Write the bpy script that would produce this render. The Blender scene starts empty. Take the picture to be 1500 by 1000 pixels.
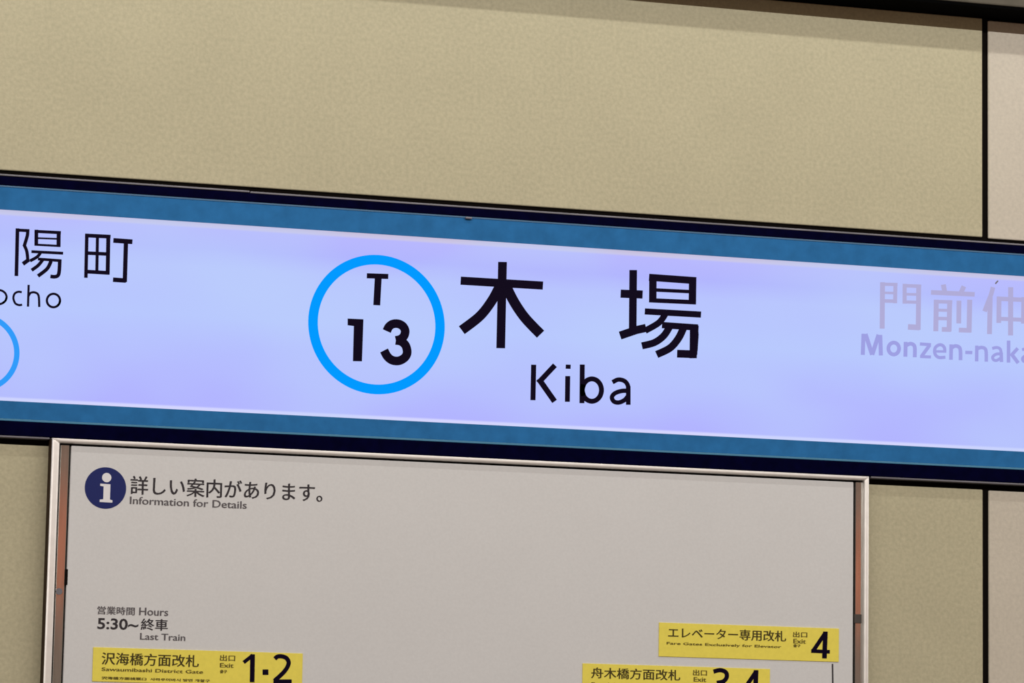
import bpy, math, random
from mathutils import Matrix, Vector

# ------------------------------------------------------------ camera, world, lights, exposure
sc = bpy.context.scene
col = sc.collection
DIST = 5.6308            # camera to wall, metres
CAMX, CAMZ = -1.6, 1.5   # eye point of somebody standing on the platform
F_PX = 5000.0
YAW, PITCH, ROLL = -0.2808683, 0.1363935, 0.0178074
_cy, _sy, _cp, _sp = math.cos(YAW), math.sin(YAW), math.cos(PITCH), math.sin(PITCH)
_r = Vector((_cy, _sy, 0)); _f = Vector((-_sy*_cp, _cy*_cp, _sp)); _u = _r.cross(_f)
_R = _r*math.cos(ROLL) + _u*math.sin(ROLL); _U = -_r*math.sin(ROLL) + _u*math.cos(ROLL)
cam_data = bpy.data.cameras.new('camera'); cam = bpy.data.objects.new('camera', cam_data); col.objects.link(cam)
cam_data.sensor_width = 36.0; cam_data.lens = F_PX/1500.0*36.0
cam_data.clip_start = 0.05; cam_data.clip_end = 100
m = Matrix(((_R.x, _U.x, -_f.x, CAMX), (_R.y, _U.y, -_f.y, -DIST), (_R.z, _U.z, -_f.z, CAMZ), (0, 0, 0, 1)))
cam.matrix_world = m
sc.camera = cam
sc.view_settings.view_transform = 'Standard'; sc.view_settings.look = 'None'
sc.view_settings.exposure = 0.0; sc.view_settings.gamma = 1.0; sc.view_settings.use_curve_mapping = False

world = bpy.data.worlds.new('world'); sc.world = world; world.use_nodes = True
world.node_tree.nodes['Background'].inputs['Color'].default_value = (1.0, 0.76, 0.56, 1)
world.node_tree.nodes['Background'].inputs['Strength'].default_value = 0.20

def tube_light(name, y, z, power, color, tilt):
    """a long row of fluorescent tubes parallel to the wall"""
    ld = bpy.data.lights.new(name, 'AREA'); ld.shape = 'RECTANGLE'; ld.size = 16.0; ld.size_y = 0.028
    ld.energy = power; ld.color = color
    o = bpy.data.objects.new(name, ld); col.objects.link(o)
    o.location = (0.5, y, z)
    o.rotation_euler = (math.radians(tilt), 0, 0)
    return o
tube_light('fluorescent_row_near_wall', -0.7, 3.46, 36, (1.0, 0.97, 0.90), 50)
tube_light('fluorescent_row_over_track', -5.0, 4.48, 335, (1.0, 0.97, 0.92), 72)

# ------------------------------------------------------------ helpers
def at(px, py, d=0.0):
    """photo pixel -> point on the plane d metres in front of the wall"""
    v = (px-750)*_R + (500-py)*_U + F_PX*_f
    v = v*((DIST-d)/v.y)
    return (CAMX+v.x, -d, CAMZ+v.z)

def wx(X, d=0.0): return CAMX + X*(DIST-d)/DIST      # survey coordinates of the wall -> world, for a face d in front of it
def wz(Z, d=0.0): return CAMZ + Z*(DIST-d)/DIST

def mesh_obj(name, verts, faces, mat, parent=None, smooth=False):
    me = bpy.data.meshes.new(name); me.from_pydata([tuple(v) for v in verts], [], faces); me.update()
    if smooth:
        for p in me.polygons: p.use_smooth = True
    o = bpy.data.objects.new(name, me); col.objects.link(o)
    if mat: me.materials.append(mat)
    if parent: o.parent = parent
    return o

def empty(name, loc, label, cat, group=None):
    o = bpy.data.objects.new(name, None); col.objects.link(o); o.empty_display_size = 0.1
    # parts keep world coordinates: the empty marks the base, its children are offset back
    o.location = loc
    o['label'] = label; o['category'] = cat
    if group: o['group'] = group
    return o

def attach(o, root):
    """parent while keeping the world position"""
    base = Vector((0, 0, 0)); p = root
    while p: base += p.location; p = p.parent
    o.parent = root
    o.location = o.location - base
    return o

def box(name, x0, x1, y0, y1, z0, z1, mat, root=None, bevel=0.0, seg=2):
    """axis-aligned box in world metres; y0 is the face towards the viewer"""
    v = [(x0,y0,z0),(x1,y0,z0),(x1,y1,z0),(x0,y1,z0),(x0,y0,z1),(x1,y0,z1),(x1,y1,z1),(x0,y1,z1)]
    f = [(0,1,5,4),(1,2,6,5),(2,3,7,6),(3,0,4,7),(4,5,6,7),(3,2,1,0)]
    o = mesh_obj(name, v, f, mat)
    if bevel:
        import bmesh
        bm = bmesh.new(); bm.from_mesh(o.data)
        bmesh.ops.bevel(bm, geom=list(bm.edges), offset=bevel, segments=seg, profile=0.5, affect='EDGES')
        bm.to_mesh(o.data); bm.free()
        for p in o.data.polygons: p.use_smooth = False
    if root: attach(o, root)
    return o

def slab(name, X0, X1, Z0, Z1, df, db, mat, root=None, bevel=0.0, seg=2):
    """box whose front face (df in front of the wall) spans the survey rectangle"""
    return box(name, wx(X0,df), wx(X1,df), -df, -db, wz(Z0,df), wz(Z1,df), mat, root, bevel, seg)

def catmull(pts, n=8):
    if len(pts) < 3: return list(pts)
    P = [pts[0]] + list(pts) + [pts[-1]]; out = []
    for i in range(1, len(P)-2):
        a, b, c, d = P[i-1], P[i], P[i+1], P[i+2]
        for k in range(n):
            t = k/n
            out.append(tuple(0.5*((2*b[j]) + (-a[j]+c[j])*t + (2*a[j]-5*b[j]+4*c[j]-d[j])*t*t + (-a[j]+3*b[j]-3*c[j]+d[j])*t**3) for j in range(2)))
    out.append(P[-2])
    return out

TH = 0.0004
def lettering(name, strokes, polys, d, mat, root, label=None):
    """one word of flat lettering; strokes: (points, width, smooth), polys: outlines; pixel coordinates of the photo measured on the face"""
    V, Fc = [], []
    for si, (pts, w, sm) in enumerate(strokes):
        th = TH + si*0.00004
        c = catmull(pts) if sm else list(pts)
        L, Rr = [], []
        for i, p in enumerate(c):
            a = c[max(i-1, 0)]; b = c[min(i+1, len(c)-1)]
            dx, dy = b[0]-a[0], b[1]-a[1]; l = math.hypot(dx, dy) or 1
            nx, ny = -dy/l, dx/l
            k = 1.0
            if 0 < i < len(c)-1 and not sm:
                e1 = Vector((p[0]-a[0], p[1]-a[1])).normalized(); k = 1/max(0.5, abs(e1.x*dx/l + e1.y*dy/l))
            L.append((p[0]+nx*w/2*k, p[1]+ny*w/2*k)); Rr.append((p[0]-nx*w/2*k, p[1]-ny*w/2*k))
        polys_n = len(V)
        ring = L + Rr[::-1]
        for q in ring: V.append(at(q[0], q[1], d+th))
        for q in ring: V.append(at(q[0], q[1], d))
        n = len(c); N = 2*n
        for i in range(n-1):
            Fc.append((polys_n+i, polys_n+i+1, polys_n+N-2-i, polys_n+N-1-i))
        for i in range(N):
            j = (i+1) % N
            Fc.append((polys_n+i, polys_n+j, polys_n+N+j, polys_n+N+i))
    for pi_, pol in enumerate(polys):
        b0 = len(V); N = len(pol); th = TH + (len(strokes)+pi_)*0.00004
        for q in pol: V.append(at(q[0], q[1], d+th))
        for q in pol: V.append(at(q[0], q[1], d))
        Fc.append(tuple(range(b0, b0+N)))
        for i in range(N):
            j = (i+1) % N
            Fc.append((b0+i, b0+j, b0+N+j, b0+N+i))
    import bmesh
    o = mesh_obj(name, V, Fc, mat)
    bm = bmesh.new(); bm.from_mesh(o.data); bmesh.ops.recalc_face_normals(bm, faces=bm.faces); bm.to_mesh(o.data); bm.free()
    attach(o, root)
    if label: o['label'] = label
    return o

def text_fit(name, body, p0, p1, d, mat, root, bold=0.0, label=None, res=3, spacing=1.0, thick=TH, strike=0.0):
    """type set to fill the box whose left-bottom and right-top ink corners are the photo pixels p0, p1 on the face d"""
    a = at(*p0, d); b = at(*p1, d)
    cu = bpy.data.curves.new(name, 'FONT'); cu.body = body; cu.size = 1.0; cu.offset = bold
    cu.resolution_u = res; cu.extrude = 0.5; cu.space_character = spacing; cu.align_x = 'LEFT'
    t = bpy.data.objects.new(name, cu); col.objects.link(t)
    dg = bpy.context.evaluated_depsgraph_get()
    me = bpy.data.meshes.new_from_object(t.evaluated_get(dg))
    bpy.data.objects.remove(t); bpy.data.curves.remove(cu)
    xs = [v.co.x for v in me.vertices]; ys = [v.co.y for v in me.vertices]
    x0, x1, y0, y1 = min(xs), max(xs), min(ys), max(ys)
    sx = (b[0]-a[0])/(x1-x0); sz = (b[2]-a[2])/(y1-y0)
    for v in me.vertices:
        v.co = (a[0]+(v.co.x-x0)*sx, -d - (v.co.z+0.5)*thick, a[2]+(v.co.y-y0)*sz)
    if strike:   # double-struck for a heavier weight
        import bmesh
        bm = bmesh.new(); bm.from_mesh(me)
        dup = bmesh.ops.duplicate(bm, geom=list(bm.verts)+list(bm.edges)+list(bm.faces))
        vs = [g for g in dup['geom'] if isinstance(g, bmesh.types.BMVert)]
        bmesh.ops.translate(bm, verts=vs, vec=(strike, -0.00003, strike*0.4))
        bm.to_mesh(me); bm.free()
    me.materials.clear(); me.materials.append(mat); me.name = name
    o = bpy.data.objects.new(name, me); col.objects.link(o)
    attach(o, root)
    if label: o['label'] = label
    return o

def ring(name, cpx, rin, rout, d, mat, root, n=96, label=None):
    c = at(*cpx, d); V, Fc = [], []
    for i in range(n):
        a = 2*math.pi*i/n
        for r, y in ((rout, -d-TH), (rin, -d-TH), (rout, -d), (rin, -d)):
            V.append((c[0]+r*math.cos(a), y, c[2]+r*math.sin(a)))
    for i in range(n):
        k, j = 4*i, 4*((i+1) % n)
        Fc += [(k, j, j+1, k+1), (k, k+2, j+2, j), (k+1, j+1, j+3, k+3)]
    o = mesh_obj(name, V, Fc, mat); attach(o, root)
    if label: o['label'] = label
    return o

def disc(name, cpx, r, d, thick, mat, root, n=64, label=None):
    c = at(*cpx, d); V = []
    for y in (-d-thick, -d):
        for i in range(n):
            a = 2*math.pi*i/n; V.append((c[0]+r*math.cos(a), y, c[2]+r*math.sin(a)))
    Fc = [tuple(range(n)), tuple(range(2*n-1, n-1, -1))] + [(i, i+n, (i+1) % n+n, (i+1) % n) for i in range(n)]
    o = mesh_obj(name, V, Fc, mat); attach(o, root)
    if label: o['label'] = label
    return o

# ------------------------------------------------------------ materials
def srgb(r, g, b):
    f = lambda c: (c/255/12.92 if c/255 <= 0.04045 else ((c/255+0.055)/1.055)**2.4)
    return (f(r), f(g), f(b), 1)

def mat(name, color, rough=0.5, metal=0.0, spec=0.5, noise=0.0, nscale=200.0, bump=0.0, bscale=400.0, coarse=0.0, stretch=None):
    m = bpy.data.materials.new(name); m.use_nodes = True; nt = m.node_tree
    b = nt.nodes['Principled BSDF']
    b.inputs['Roughness'].default_value = rough; b.inputs['Metallic'].default_value = metal
    b.inputs['Specular IOR Level'].default_value = spec
    b.inputs['Base Color'].default_value = color
    tc = nt.nodes.new('ShaderNodeNewGeometry')
    src = tc.outputs['Position']
    if stretch:
        mp = nt.nodes.new('ShaderNodeMapping'); mp.inputs['Scale'].default_value = stretch
        nt.links.new(src, mp.inputs['Vector']); src = mp.outputs['Vector']
    if noise or coarse:
        last = None
        for amt, scl in ((noise, nscale), (coarse, nscale/22)):
            if not amt: continue
            n = nt.nodes.new('ShaderNodeTexNoise'); n.inputs['Scale'].default_value = scl; n.inputs['Detail'].default_value = 3
            nt.links.new(src, n.inputs['Vector'])
            mr = nt.nodes.new('ShaderNodeMapRange'); mr.inputs['From Min'].default_value = 0.25; mr.inputs['From Max'].default_value = 0.75
            mr.inputs['To Min'].default_value = 1-amt; mr.inputs['To Max'].default_value = 1+amt
            nt.links.new(n.outputs['Fac'], mr.inputs['Value'])
            mx = nt.nodes.new('ShaderNodeVectorMath'); mx.operation = 'SCALE'
            if last is None: mx.inputs[0].default_value = color[:3]
            else: nt.links.new(last, mx.inputs[0])
            nt.links.new(mr.outputs['Result'], mx.inputs['Scale']); last = mx.outputs['Vector']
        nt.links.new(last, b.inputs['Base Color'])
    if bump:
        n = nt.nodes.new('ShaderNodeTexNoise'); n.inputs['Scale'].default_value = bscale; n.inputs['Detail'].default_value = 2
        nt.links.new(src, n.inputs['Vector'])
        bp = nt.nodes.new('ShaderNodeBump'); bp.inputs['Strength'].default_value = bump; bp.inputs['Distance'].default_value = 0.001
        nt.links.new(n.outputs['Fac'], bp.inputs['Height']); nt.links.new(bp.outputs['Normal'], b.inputs['Normal'])
    return m

def lit(name, color, strength=1.0, base=(0.02, 0.02, 0.02, 1)):
    m = mat(name, (0.001, 0.001, 0.001, 1), rough=0.5, spec=0.0); b = m.node_tree.nodes['Principled BSDF']
    b.inputs['Emission Color'].default_value = color; b.inputs['Emission Strength'].default_value = strength
    return m

M_panel = mat('beige_enamel', (0.485, 0.450, 0.312, 1), rough=0.6, spec=0.2, noise=0.11, nscale=150, coarse=0.035, bump=0.35, bscale=260)
M_panel_pale = mat('pale_enamel', (0.575, 0.528, 0.448, 1), rough=0.55, spec=0.25, noise=0.08, nscale=150, coarse=0.03, bump=0.3, bscale=260)
M_gap = mat('dark_backing', (0.004, 0.0025, 0.002, 1), rough=0.9, spec=0.1)
M_fascia = mat('grey_brown_steel', (0.10, 0.09, 0.07, 1), rough=0.7, spec=0.2, noise=0.15, nscale=30)
M_black = mat('black_shade', (0.0015, 0.0015, 0.0015, 1), rough=0.95, spec=0.02)  # near-black colour carries the shade under the ledge
M_navy = mat('navy_painted_metal', (0.0008, 0.0008, 0.016, 1), rough=0.5, spec=0.01, noise=0.3, nscale=60)
M_trim = mat('satin_grey_trim', (0.17, 0.165, 0.19, 1), rough=0.45, metal=0.3, spec=0.4, noise=0.2, nscale=25, stretch=(0.4, 1, 1))
M_band = mat('blue_band', (0.024, 0.155, 0.40, 1), rough=0.5, spec=0.04, noise=0.12, nscale=45)
M_lip = mat('blue_grey_lip', (0.06, 0.17, 0.33, 1), rough=0.4, spec=0.4)
M_ink = mat('black_print', (0.006, 0.003, 0.015, 1), rough=0.5, spec=0.02)
M_ring = lit('cyan_print', (0.0, 0.32, 1.0, 1), 1.0, (0.0, 0.01, 0.02, 1))
M_ring2 = lit('cyan_print_soft', (0.03, 0.33, 0.96, 1), 1.0, (0.0, 0.01, 0.02, 1))
M_faint = lit('faint_grey_print', srgb(176, 172, 216), 1.0, (0.02, 0.02, 0.02, 1))
M_faint2 = lit('faint_lilac_print', srgb(158, 160, 227), 1.0, (0.02, 0.02, 0.02, 1))
M_alu = mat('satin_aluminium', (0.80, 0.77, 0.75, 1), rough=0.42, metal=0.4, spec=0.5, noise=0.05, nscale=60)
M_strip = mat('brushed_steel', (0.42, 0.40, 0.37, 1), rough=0.10, metal=0.75, noise=0.10, nscale=300, stretch=(1, 1, 0.05))
M_board = mat('pale_grey_board', (0.67, 0.675, 0.69, 1), rough=0.5, spec=0.25, noise=0.03, nscale=200, coarse=0.012, bump=0.1, bscale=300)
M_yellow = mat('yellow_plate', (0.86, 0.74, 0.11, 1), rough=0.5, spec=0.3, noise=0.04, nscale=160)
M_blue_icon = mat('navy_print', (0.010, 0.018, 0.13, 1), rough=0.5, spec=0.2)
M_white = mat('white_print', (0.80, 0.80, 0.84, 1), rough=0.5, spec=0.2)
M_text = mat('dark_grey_print', (0.035, 0.030, 0.036, 1), rough=0.6, spec=0.2)
M_text2 = mat('grey_print', (0.11, 0.10, 0.11, 1), rough=0.6, spec=0.2)
M_ytext = mat('brown_black_print', (0.055, 0.042, 0.008, 1), rough=0.6, spec=0.2)
M_ytext2 = mat('olive_print', (0.13, 0.10, 0.015, 1), rough=0.6, spec=0.2)
M_concrete = mat('concrete', (0.25, 0.24, 0.22, 1), rough=0.9, spec=0.2, noise=0.12, nscale=6)
M_orange = lit('added_orange_glow', (0.85, 0.19, 0.06, 1), 1.15)  # glow added only for the orange reflection in the strips

# the backlit face: uneven light box behind a diffuser
M_disp = bpy.data.materials.new('backlit_diffuser'); M_disp.use_nodes = True
nt = M_disp.node_tree; b = nt.nodes['Principled BSDF']
b.inputs['Base Color'].default_value = (0.001, 0.001, 0.001, 1); b.inputs['Roughness'].default_value = 0.5; b.inputs['Specular IOR Level'].default_value = 0.0
geo = nt.nodes.new('ShaderNodeNewGeometry'); sep = nt.nodes.new('ShaderNodeSeparateXYZ'); nt.links.new(geo.outputs['Position'], sep.inputs[0])
mrz = nt.nodes.new('ShaderNodeMapRange'); mrz.inputs['From Min'].default_value = wz(0.6574, .008); mrz.inputs['From Max'].default_value = wz(0.9773, .008)
nt.links.new(sep.outputs['Z'], mrz.inputs['Value'])
ramp = nt.nodes.new('ShaderNodeValToRGB'); nt.links.new(mrz.outputs['Result'], ramp.inputs['Fac'])
cr = ramp.color_ramp
stops = [(0.0, srgb(214, 214, 252)), (0.013, srgb(212, 213, 255)), (0.021, srgb(178, 180, 255)), (0.22, srgb(180, 186, 255)), (0.50, srgb(184, 200, 254)),
         (0.76, srgb(184, 196, 254)), (0.86, srgb(178, 182, 254)), (0.968, srgb(184, 184, 254)), (0.978, srgb(203, 198, 232)), (1.0, srgb(198, 190, 218))]
cr.elements[0].position = stops[0][0]; cr.elements[0].color = stops[0][1]
cr.elements[1].position = 1.0; cr.elements[1].color = stops[-1][1]
for p, c in stops[1:-1]:
    e = cr.elements.new(p); e.color = c
nz = nt.nodes.new('ShaderNodeTexNoise'); nz.inputs['Scale'].default_value = 3.0; nz.inputs['Detail'].default_value = 1.5
mp = nt.nodes.new('ShaderNodeMapping'); mp.inputs['Scale'].default_value = (0.8, 1, 1.6)
nt.links.new(geo.outputs['Position'], mp.inputs['Vector']); nt.links.new(mp.outputs['Vector'], nz.inputs['Vector'])
mrn = nt.nodes.new('ShaderNodeMapRange'); mrn.inputs['From Min'].default_value = 0.42; mrn.inputs['From Max'].default_value = 0.65; mrn.inputs['To Max'].default_value = 0.55
nt.links.new(nz.outputs['Fac'], mrn.inputs['Value'])
mixn = nt.nodes.new('ShaderNodeMix'); mixn.data_type = 'RGBA'
nt.links.new(mrn.outputs['Result'], mixn.inputs['Factor']); nt.links.new(ramp.outputs['Color'], mixn.inputs['A']); mixn.inputs['B'].default_value = srgb(188, 208, 252)
nt.links.new(mixn.outputs['Result'], b.inputs['Emission Color']); b.inputs['Emission Strength'].default_value = 1.0

# ------------------------------------------------------------ the setting
def structure(o): o['kind'] = 'structure'; return o
SEAM0, SEAM1 = 2.5093, 2.5207
GAP_TOP, GAP_BOT, LEDGE_Z = 1.0442, 0.5851, 1.4506
wall = structure(box('wall_back', -4.0, 5.0, 0.0055, 0.20, -1.1, 4.6, M_gap))
for X0, X1, Z0, Z1, mm, lab in (
        (-0.45, SEAM0, GAP_TOP, LEDGE_Z-0.0005, M_panel, None),
        (SEAM1, 5.4, GAP_TOP-0.0015, LEDGE_Z-0.0035, M_panel_pale, 'paler enamel panel right of the seam'),
        (-0.45, SEAM0, -0.60, GAP_BOT, M_panel, None),
        (SEAM1, 5.4, -0.60, GAP_BOT-0.0010, M_panel_pale, 'paler enamel panel right of the seam')):
    p = slab('panel', X0, X1, Z0, Z1, 0.0, -0.005, mm, None, 0.0022, 3)
    p.parent = wall
    if lab: p['label'] = lab
track = structure(box('floor', -4.0, 5.0, -3.4, 0.0055, -1.25, -1.1, M_concrete))

# ledge along the top of the wall
ledge = structure(box('trim_1', -4.0, 5.0, -0.078, 0.0055, wz(LEDGE_Z)+0.006, wz(LEDGE_Z)+0.30, M_fascia, None, 0.003))
ledge_shade = box('underside_shade', -4.0, 5.0, -0.0775, 0.0055, wz(LEDGE_Z), wz(LEDGE_Z)+0.0055, M_black); ledge_shade.parent = ledge  # separate black part paints the unlit underside dark
ledge_shade['label'] = 'underside of the ledge with its shade painted black'

# unseen glowing band, added behind the viewer to give the steel strips an orange reflection
band_o = structure(box('added_orange_band', -9.0, 6.0, -10.1, -10.0, 2.42, 2.92, M_orange))

# ------------------------------------------------------------ the station name sign
SX0, SX1 = 0.25, 3.05
FR, BD, DS, BK = 0.014, 0.011, 0.008, 0.006
sign = empty('station_sign', (wx(1.6), 0.0, wz(0.598)), 'long backlit lilac station name sign with teal border reading Kiba and 木場', 'sign')
slab('casing', SX0, SX1, 0.6003, 1.0335, BK, -0.006, M_navy, sign)
f1 = slab('frame_bar', SX0, SX1, 1.0192, 1.0338, FR, BK, M_navy, sign, 0.001)
f2 = slab('frame_bar', SX0, SX1, 0.6000, 0.6236, FR, BK, M_navy, sign, 0.001)
for X in (SX0-0.02, SX1):
    slab('frame_bar', X, X+0.02, 0.6000, 1.0338, FR, -0.006, M_navy, sign, 0.001)
splitx = 0.7291 + (352-0)/1500*1.86
for X0, X1, dz in ((SX0, 1.1545, 0.0004), (1.1555, SX1, -0.0006)):
    t = slab('edge_trim', X0, X1, 1.0342+dz, 1.0376+dz, 0.015, -0.005, M_trim, sign, 0.0008); t['label'] = 'thin grey metal edge strip'
for X0, X1 in ((SX0, 0.8285), (2.2935, SX1)):
    t = slab('edge_trim', X0, X1, 0.5963, 0.5995, 0.015, -0.005, M_trim, sign, 0.0008); t['label'] = 'thin grey metal edge strip'
slab('blue_band', SX0, SX1, 0.9778, 1.0157, BD, BK, M_band, sign)
slab('blue_band', SX0, SX1, 0.6278, 0.6570, BD, BK, M_band, sign)
slab('band_lip', SX0, SX1, 1.0158, 1.0191, BD+0.0010, BK, M_lip, sign, 0.0003)
slab('band_lip', SX0, SX1, 0.6238, 0.6277, BD+0.0010, BK, mat('teal_lip', (0.05, 0.22, 0.38, 1), rough=0.4), sign, 0.0007)
slab('display_face', SX0, SX1, 0.6571, 0.9777, DS, BK, M_disp, sign)
# tiny metal clip at the edge of the blue band
c = at(686, 319, FR)
clip = box('clip', c[0]-0.0055, c[0]+0.0065, c[1]-0.003, c[1]+0.004, c[2]-0.002, c[2]+0.0015, M_trim, sign, 0.001); clip['label'] = 'small metal clip'

k4 = lambda pts: [(430+x/3.75, 360+y/3.75) for x, y in pts]
k5 = lambda pts: [(750+x/3.846, 360+y/3.846) for x, y in pts]
s4 = lambda pts, w, sm=False: (k4(pts), w/3.75, sm)
s5 = lambda pts, w, sm=False: (k5(pts), w/3.846, sm)
# ring and its number
pa, pb = at(452, 472, DS), at(652, 478, DS)
RO = (pb[0]-pa[0])/2
ring('number_ring', (552, 475), RO*0.862, RO, DS, M_ring, sign, label='bright blue ring round the number 13')
lettering('lettering', [s4([(465,178),(457,326)], 38)], [k4([(403,150),(521,154),(520,182),(402,178)])], DS, M_ink, sign)
lettering('numerals', [s4([(512,468),(524,444),(546,429),(575,428),(600,441),(613,466),(607,494),(588,512),(562,519)], 48, True),
                       s4([(562,519),(592,525),(616,548),(624,586),(610,614),(578,631),(543,628),(516,608),(497,574)], 48, True)],
          [k4([(297,399),(384,403),(376,634),(326,633),(331,440),(297,436)])], DS, M_ink, sign)
lettering('lettering', [s4([(1148,88),(1138,562)], 48), s4([(918,191),(1370,218)], 45),
                        s4([(1132,222),(1090,300),(1024,385),(924,463)], 54, True), s4([(1168,222),(1213,310),(1273,397),(1357,485)], 56, True)],
          [], DS, M_ink, sign)
lettering('lettering', [s5([(683,136),(680,478)], 43), s5([(612,269),(736,274)], 46), s5([(609,505),(700,474),(755,462)], 46),
                        s5([(772,177),(1038,196)], 40), s5([(794,165),(793,314)], 42), s5([(1018,180),(1016,328)], 42),
                        s5([(780,247),(1030,259)], 20), s5([(772,306),(1037,318)], 25),
                        s5([(748,369),(1065,387)], 35), s5([(866,380),(828,432),(750,478)], 36, True),
                        s5([(845,446),(1048,460)], 36), s5([(1030,448),(1022,612)], 44), s5([(1042,611),(930,607)], 44),
                        s5([(890,452),(856,505),(803,544),(732,563)], 40, True), s5([(968,458),(938,520),(890,575),(815,612)], 42, True)],
          [k5([(1048,452),(1052,500),(1046,590),(1028,633),(1000,633),(1002,452)])], DS, M_ink, sign)
bowl = [(450+54*math.cos(a), 812+63*math.sin(a)) for a in [2*math.pi*i/12 for i in range(5, 20)]]
lettering('lettering', [s5([(122,669),(118,869)], 29), s5([(242,672),(148,772)], 30), s5([(150,748),(240,876)], 32),
                        s5([(314,733),(312,878)], 28), s5([(396,668),(394,886)], 28), s5(bowl, 28, True),
                        s5([(655,790),(655,895)], 26), s5([(566,768),(598,753),(632,760),(651,782),(656,812)], 25, True),
                        s5([(656,816),(618,817),(580,830),(563,852),(574,876),(602,882),(634,868),(656,842)], 25, True)],
          [k5([(303,668),(331,669),(330,693),(302,692)])], DS, M_ink, sign)
# neighbours
def crop(x0, y0, k):
    P = lambda pts: [(x0+x/k, y0+y/k) for x, y in pts]
    return lambda pts, w, sm=False: (P(pts), w/k, sm)
c1 = crop(0, 320, 10)
lettering('lettering', [c1([(256,143),(240,842)], 54), c1([(232,168),(432,178)], 45), c1([(406,165),(400,250),(358,392)], 50, True),
                        c1([(350,380),(392,480),(408,620)], 48, True), c1([(425,600),(335,665)], 60),
                        c1([(533,163),(531,395)], 55), c1([(505,187),(892,207)], 46), c1([(860,190),(857,415)], 60), c1([(535,286),(860,298)], 26), c1([(505,382),(885,402)], 32),
                        c1([(460,484),(925,508)], 42), c1([(596,495),(545,560),(440,620)], 46, True), c1([(555,592),(900,618)], 42),
                        c1([(876,598),(868,760),(850,832),(800,852),(738,846)], 54, True), c1([(628,600),(560,685),(463,757)], 50, True), c1([(748,622),(690,735),(556,842)], 54, True)],
          [], DS, M_ink, sign)
c2 = crop(110, 330, 10)
lettering('lettering', [c2([(172,120),(158,768)], 52), c2([(148,147),(520,166)], 56), c2([(487,150),(477,722)], 60), c2([(328,150),(318,700)], 46),
                        c2([(160,405),(490,420)], 52), c2([(150,676),(497,696)], 56), c2([(560,220),(840,240)], 70), c2([(745,240),(728,830)], 64), c2([(555,795),(745,808)], 66)],
          [], DS, M_ink, sign)
text_fit('lettering', '東', (-82, 402), (-8, 328), DS, M_ink, sign)
lettering('lettering', [([(-3+11*math.cos(a)*1.15, 435+10.5*math.sin(a)) for a in [2*math.pi*i/12 for i in range(15)]], 3.2, True),
                        ([(32,427.8),(26.5,427.3),(21.5,430),(19.6,436.5),(22.3,444),(27.5,446.6),(32.5,446.2)], 3.2, True),
                        ([(42,417),(41,449)], 3.3, False), ([(41.5,434),(45,428.8),(51.5,428.3),(56.5,433),(57.5,449.5)], 3.3, True),
                        ([(78.3+9.6*math.cos(a), 440+9.8*math.sin(a)) for a in [2*math.pi*i/12 for i in range(15)]], 3.4, True)],
          [], DS, M_ink, sign)
text_fit('lettering', 'Toy', (-88, 446), (-20, 404), DS, M_ink, sign)
lc = at(-30, 516, DS); r14 = at(28.6, 518, DS)[0]-lc[0]
ring('number_ring', (-30, 516), r14*0.865, r14, DS, M_ring2, sign, label='blue ring cut off at the left end')
text_fit('numerals', '14', (-58, 541), (-1.5, 513), DS, M_ink, sign, bold=0.03)
text_fit('lettering', 'T', (-37, 502), (-22, 484), DS, M_ink, sign, bold=0.03)
FL = 'faint greyish next station lettering'
c3 = crop(1270, 400, 10)
lettering('lettering', [c3([(228,132),(222,812)], 72), c3([(192,160),(447,166)], 48), c3([(416,150),(412,440)], 58), c3([(230,286),(415,292)], 36), c3([(230,405),(440,411)], 52),
                        c3([(552,155),(551,446)], 60), c3([(524,182),(795,192)], 52), c3([(550,307),(760,312)], 38), c3([(525,420),(760,426)], 46),
                        c3([(758,172),(750,830)], 72), c3([(600,786),(770,796)], 82)], [], DS, M_faint, sign, FL)
c4 = crop(1350, 400, 10)
lettering('lettering', [c4([(138,281),(778,310)], 68), c4([(318,166),(338,270)], 72), c4([(620,192),(575,290)], 70),
                        c4([(215,388),(208,850)], 72), c4([(182,416),(450,422)], 52), c4([(412,395),(402,852)], 72), c4([(215,540),(410,545)], 44), c4([(215,662),(410,667)], 50),
                        c4([(296,822),(430,825)], 70), c4([(548,402),(544,735)], 70), c4([(705,388),(695,868)], 74), c4([(545,832),(720,838)], 68)], [], DS, M_faint, sign, FL)
lettering('lettering', [c4([(1046,205),(1018,310),(975,420),(922,560)], 66, True), c4([(1005,350),(994,892)], 72), c4([(1305,205),(1303,912)], 74), c4([(1135,345),(1130,728)], 70),
                        c4([(1100,372),(1530,392)], 64), c4([(1497,350),(1491,738)], 70), c4([(1130,666),(1520,684)], 58)], [], DS, M_faint, sign, FL)
text_fit('lettering', '町', (1518, 497), (1582, 426), DS, M_faint, sign, label=FL)
def ell(cx, cy, rx, ry): return [(cx+rx*math.cos(2*math.pi*i/14), cy+ry*math.sin(2*math.pi*i/14)) for i in range(17)]
c5 = crop(1250, 480, 11.54); c6 = crop(1370, 480, 11.54)
def letter_a(dx, dy):
    q = lambda pts: [(x+dx, y+dy) for x, y in pts]
    return [c6(q([(1115,420),(1120,578)]), 58), c6(q([(963,348),(1040,332),(1098,360),(1117,440)]), 50, True), c6(q([(1112,440),(1030,445),(972,490),(986,540),(1040,550),(1108,510)]), 50, True)]
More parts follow.
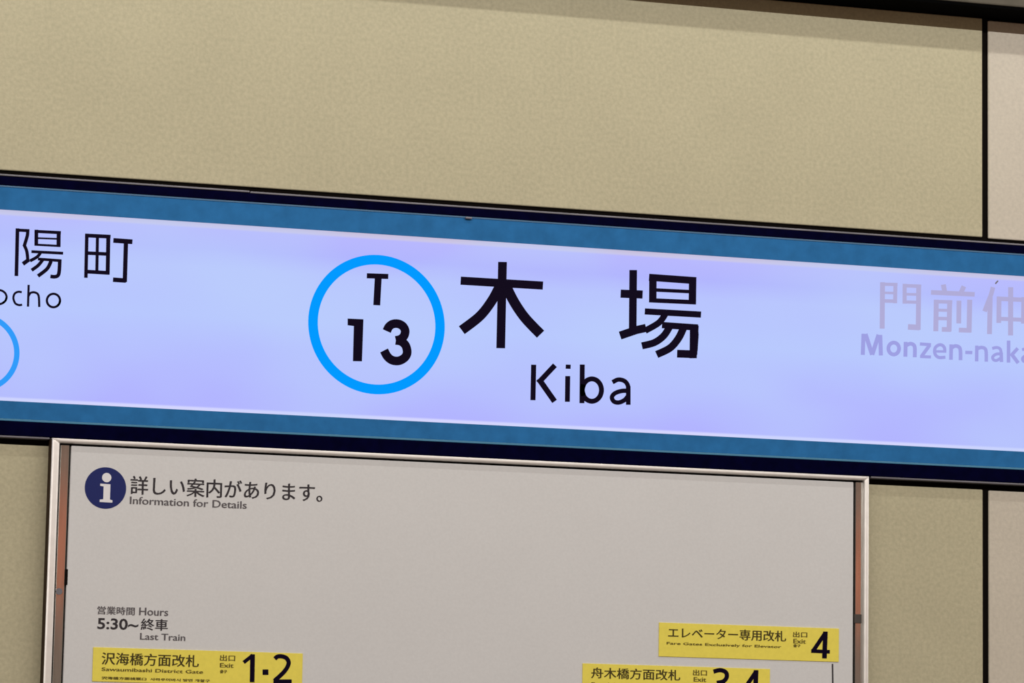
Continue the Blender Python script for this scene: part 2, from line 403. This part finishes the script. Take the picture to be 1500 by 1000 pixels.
lettering('lettering', [c5([(172,100),(160,457)], 68), c5([(205,104),(318,455)], 72), c5([(428,116),(318,455)], 72), c5([(455,120),(466,467)], 68), c5(ell(683,350,90,100), 64, True),
                        c5([(885,237),(880,488)], 66), c5([(890,300),(960,268),(1020,290),(1040,350),(1038,497)], 64, True),
                        c5([(1125,272),(1312,286)], 54), c5([(1292,290),(1158,475)], 60), c5([(1128,486),(1312,492)], 50),
                        c6([(0,398),(188,400)], 42), c6([(162,398),(154,335),(115,293),(60,290),(5,330),(-12,400),(10,465),(70,502),(172,496)], 54, True),
                        c6([(270,280),(265,540)], 62), c6([(275,340),(335,307),(400,325),(425,385),(427,547)], 62, True), c6([(508,415),(627,418)], 56),
                        c6([(703,300),(700,567)], 58), c6([(705,358),(770,332),(835,347),(860,405),(863,572)], 58, True)]
                       + letter_a(0, 0) + [c6([(1240,215),(1238,587)], 60), c6([(1395,345),(1290,460)], 58), c6([(1285,438),(1403,595)], 62)] + letter_a(505, 22),
          [], DS, M_faint2, sign, 'faint lilac next station lettering')
lettering('scratch', [([(1478,436.5),(1486,438.5),(1493,440),(1504,437)], 1.0, True)], [], DS, M_trim, sign, label='hairline scratch on the sign face')
lettering('scratch', [([(1458,415.5),(1462,411)], 2.0, False)], [], DS, M_trim, sign, label='small grey mark on the sign face')

# ------------------------------------------------------------ the information poster case
FD = 0.034
case = empty('information_board', (wx(1.56, 0), 0.0, wz(-0.50)), 'pale grey information board in a silver metal frame below the station sign', 'board')
XL0, XL1, XR0, XR1, ZT, ZB = 0.8330, 0.8460, 2.2815, 2.2905, 0.5994, -0.480
def frame_bar(corners, depth_back=0.0, bev=0.0034):
    """mitred bar: four survey corners of the front face, counter-clockwise from outside-start"""
    V = [(wx(x, FD), -FD, wz(z, FD)) for x, z in corners] + [(wx(x, FD), -depth_back, wz(z, FD)) for x, z in corners]
    o = mesh_obj('frame_bar', V, [(0,1,2,3), (7,6,5,4), (0,4,5,1), (1,5,6,2), (2,6,7,3), (3,7,4,0)], M_alu)
    import bmesh
    bm = bmesh.new(); bm.from_mesh(o.data); bmesh.ops.recalc_face_normals(bm, faces=bm.faces)
    es = [e for e in bm.edges if all(abs(v.co.y+FD) < 1e-6 for v in e.verts)]
    bmesh.ops.bevel(bm, geom=es, offset=bev, segments=6, profile=0.5, affect='EDGES')
    bm.to_mesh(o.data); bm.free()
    for p in o.data.polygons: p.use_smooth = True
    attach(o, case); return o
TB = 0.0075
frame_bar([(XL0, ZT), (XL1, ZT-TB), (XR0, ZT-TB), (XR1, ZT)])
frame_bar([(XL0, ZB), (XL1, ZB+TB), (XL1, ZT-TB), (XL0, ZT)])
frame_bar([(XR1, ZB), (XR1, ZT), (XR0, ZT-TB), (XR0, ZB+TB)])
frame_bar([(XL0, ZB), (XR1, ZB), (XR0, ZB+TB), (XL1, ZB+TB)])
sd = box('case_side_shade', wx(XL0, FD)-0.0008, wx(XL0, FD)+0.0002, -FD+0.004, 0.0, wz(ZB, FD), wz(ZT, FD)-0.001, mat('dark_brown_shade', (0.045, 0.028, 0.018, 1), rough=0.8, spec=0.1), case)  # thin dark slab paints shade over the frame's bright outer side
sd['label'] = 'side of the case with its shade painted dark brown'
slab('backing', XL1-0.002, XR0+0.002, ZB+0.002, ZT-0.003, 0.014, 0.0, M_gap, case)
st1 = slab('side_strip', XL1+0.0012, 0.8622, ZB+TB, ZT-TB-0.0035, 0.024, 0.014, M_strip, case, 0.0012); st1['label'] = 'reflective steel strip'
st2 = slab('side_strip', 2.2645, XR0-0.0025, ZB+TB, ZT-TB-0.0035, 0.024, 0.014, M_strip, case, 0.0012); st2['label'] = 'reflective steel strip'
BF = 0.026
board = slab('board_face', 0.8650, 2.2605, ZB+TB, 0.5876, BF, 0.014, M_board, case, 0.0015)
# small lock in the left strip, hinge stop in the right one
lk = at(86.5, 866, 0.024)
disc('lock', (86.5, 866), 0.0055, 0.024, 0.0015, M_trim, case, 20, 'small round lock in the left strip')
q = at(97, 845, 0.024); box('latch', q[0]-0.0022, q[0]+0.0022, -0.026, -0.022, q[2]-0.013, q[2]+0.013, M_gap, case)
q = at(1257, 906, 0.024); box('latch', q[0]-0.0075, q[0]+0.0065, -0.025, -0.022, q[2]-0.008, q[2]+0.008, mat('dark_steel', (0.06, 0.05, 0.045, 1), rough=0.4), case, 0.001)

DB = BF
icon = disc('information_symbol', (154.5, 714.5), 0.0345, DB, TH, M_blue_icon, board, 64, 'round navy information symbol')
ki = lambda pts: [(100+x/3.75, 660+y/3.75) for x, y in pts]
ci = at(156.2, 699.3, DB); rr = 0.0078
n = 28
V = [(ci[0]+rr*math.cos(2*math.pi*i/n), -DB-2*TH, ci[2]+rr*math.sin(2*math.pi*i/n)) for i in range(n)]
dot = mesh_obj('dot', V, [tuple(range(n))], M_white); attach(dot, icon)
ilet = lettering('lettering', [], [ki([(176,180),(232,184),(229,268),(243,272),(242,285),(172,281),(173,268),(192,266),(194,196),(175,192)])], DB+TH, M_white, icon)

text_fit('lettering', '詳しい案内があります。', (190.5, 723.5), (472, 709), DB, M_text, board, strike=0.0009)
text_fit('lettering', 'Information for Details', (190, 738), (361, 734.3), DB, M_text2, board, strike=0.0007)
text_fit('lettering', '営業時間', (142.4, 899.3), (197, 889.3), DB, M_text2, board, strike=0.0007)
text_fit('lettering', 'Hours', (203.6, 900.8), (246, 891), DB, M_text2, board, strike=0.0007)
text_fit('lettering', '5:30~', (142.4, 921), (203, 906.5), DB, M_text, board, bold=0.02)
text_fit('lettering', '終車', (206, 922.5), (245.5, 907), DB, M_text, board, strike=0.0009)
text_fit('lettering', 'Last Train', (205, 936.6), (271, 929), DB, M_text2, board, strike=0.0007)

def plate(p0, p1, label):
    a, b2 = at(*p0, DB+0.0015), at(*p1, DB+0.0015)
    o = box('yellow_plate', a[0], b2[0], -DB-0.0015, -DB, a[2], b2[2], M_yellow, board, 0.0003, 1)
    o['label'] = label; return o
DP = DB+0.0015
y1 = plate((135, 997.5), (443.6, 956.8), 'yellow plate reading 1·2')
text_fit('lettering', '沢海橋方面改札', (148.6, 973), (291, 959.3), DP, M_ytext, y1, strike=0.0007)
text_fit('lettering', 'Sawaumibashi District Gate', (148.6, 982.3), (297, 981.5), DP, M_ytext2, y1, strike=0.0007)
text_fit('lettering', '沢海橋方面検票口  사와우미바시 방면 개찰구', (148.6, 994.6), (307, 995), DP, M_ytext2, y1, strike=0.0007)
text_fit('lettering', '出口', (322, 967.6), (344, 959.3), DP, M_ytext2, y1, strike=0.0007)
text_fit('lettering', 'Exit', (322, 977.3), (341.7, 971.4), DP, M_ytext2, y1, strike=0.0007)
text_fit('lettering', '출구', (322, 985.5), (332, 981), DP, M_ytext2, y1, strike=0.0007)
c7 = crop(340, 940, 13.64)
lettering('numerals', [c7([(410,245),(400,802)], 92), c7([(415,262),(232,408)], 72), c7([(610,602),(725,602)], 108),
                       c7([(855,335),(905,292),(990,285),(1082,318),(1130,400),(1108,492),(1040,592),(940,690),(845,775)], 84, True), c7([(826,785),(1190,785)], 76)], [], DP, M_ink, y1)
y2 = plate((965, 961), (1229, 920.3), 'yellow plate reading 4')
text_fit('lettering', 'エレベーター専用改札', (978.6, 934), (1151, 924), DP, M_ytext, y2, strike=0.0007)
text_fit('lettering', 'Fare Gates Exclusively for Elevator', (976.4, 944.8), (1144, 945.3), DP, M_ytext2, y2, strike=0.0007)
text_fit('lettering', '出口', (1161.5, 933), (1182, 925.5), DP, M_ytext2, y2, strike=0.0007)
text_fit('lettering', 'Exit', (1162, 942), (1180, 936), DP, M_ytext2, y2, strike=0.0007)
text_fit('lettering', '출구', (1162, 947.5), (1172, 943.5), DP, M_ytext2, y2, strike=0.0007)
c8 = crop(1020, 910, 6.82)
lettering('numerals', [c8([(1290,100),(1280,368)], 46), c8([(1290,112),(1168,292)], 40), c8([(1148,294),(1334,302)], 36)], [], DP, M_ink, y2)
y3 = plate((853, 1015), (1128, 979.5), 'yellow plate reading 3·4')
text_fit('lettering', '舟木橋方面改札', (865.8, 993), (996, 981), DP, M_ytext, y3, strike=0.0007)
text_fit('lettering', 'Funakibashi District Gate', (866, 1004), (996, 1002.8), DP, M_ytext2, y3, strike=0.0007)
text_fit('lettering', '出口', (1015, 989), (1035, 981), DP, M_ytext2, y3, strike=0.0007)
text_fit('lettering', 'Exit', (1016, 998), (1034, 992), DP, M_ytext2, y3, strike=0.0007)
lettering('numerals', [c8([(172,500),(240,485),(296,508),(303,558),(268,598),(205,612)], 42, True), c8([(205,612),(262,622),(308,665),(298,722),(240,752),(168,738)], 42, True),
                       c8([(380,650),(430,652)], 46), c8([(598,485),(588,752)], 46), c8([(596,500),(478,675)], 40), c8([(455,678),(640,686)], 36)], [], DP, M_ink, y3)
lettering('leader_line', [([(1219.5, 972), (1220.5, 1040)], 2.2, False)], [], DB, M_text, board)
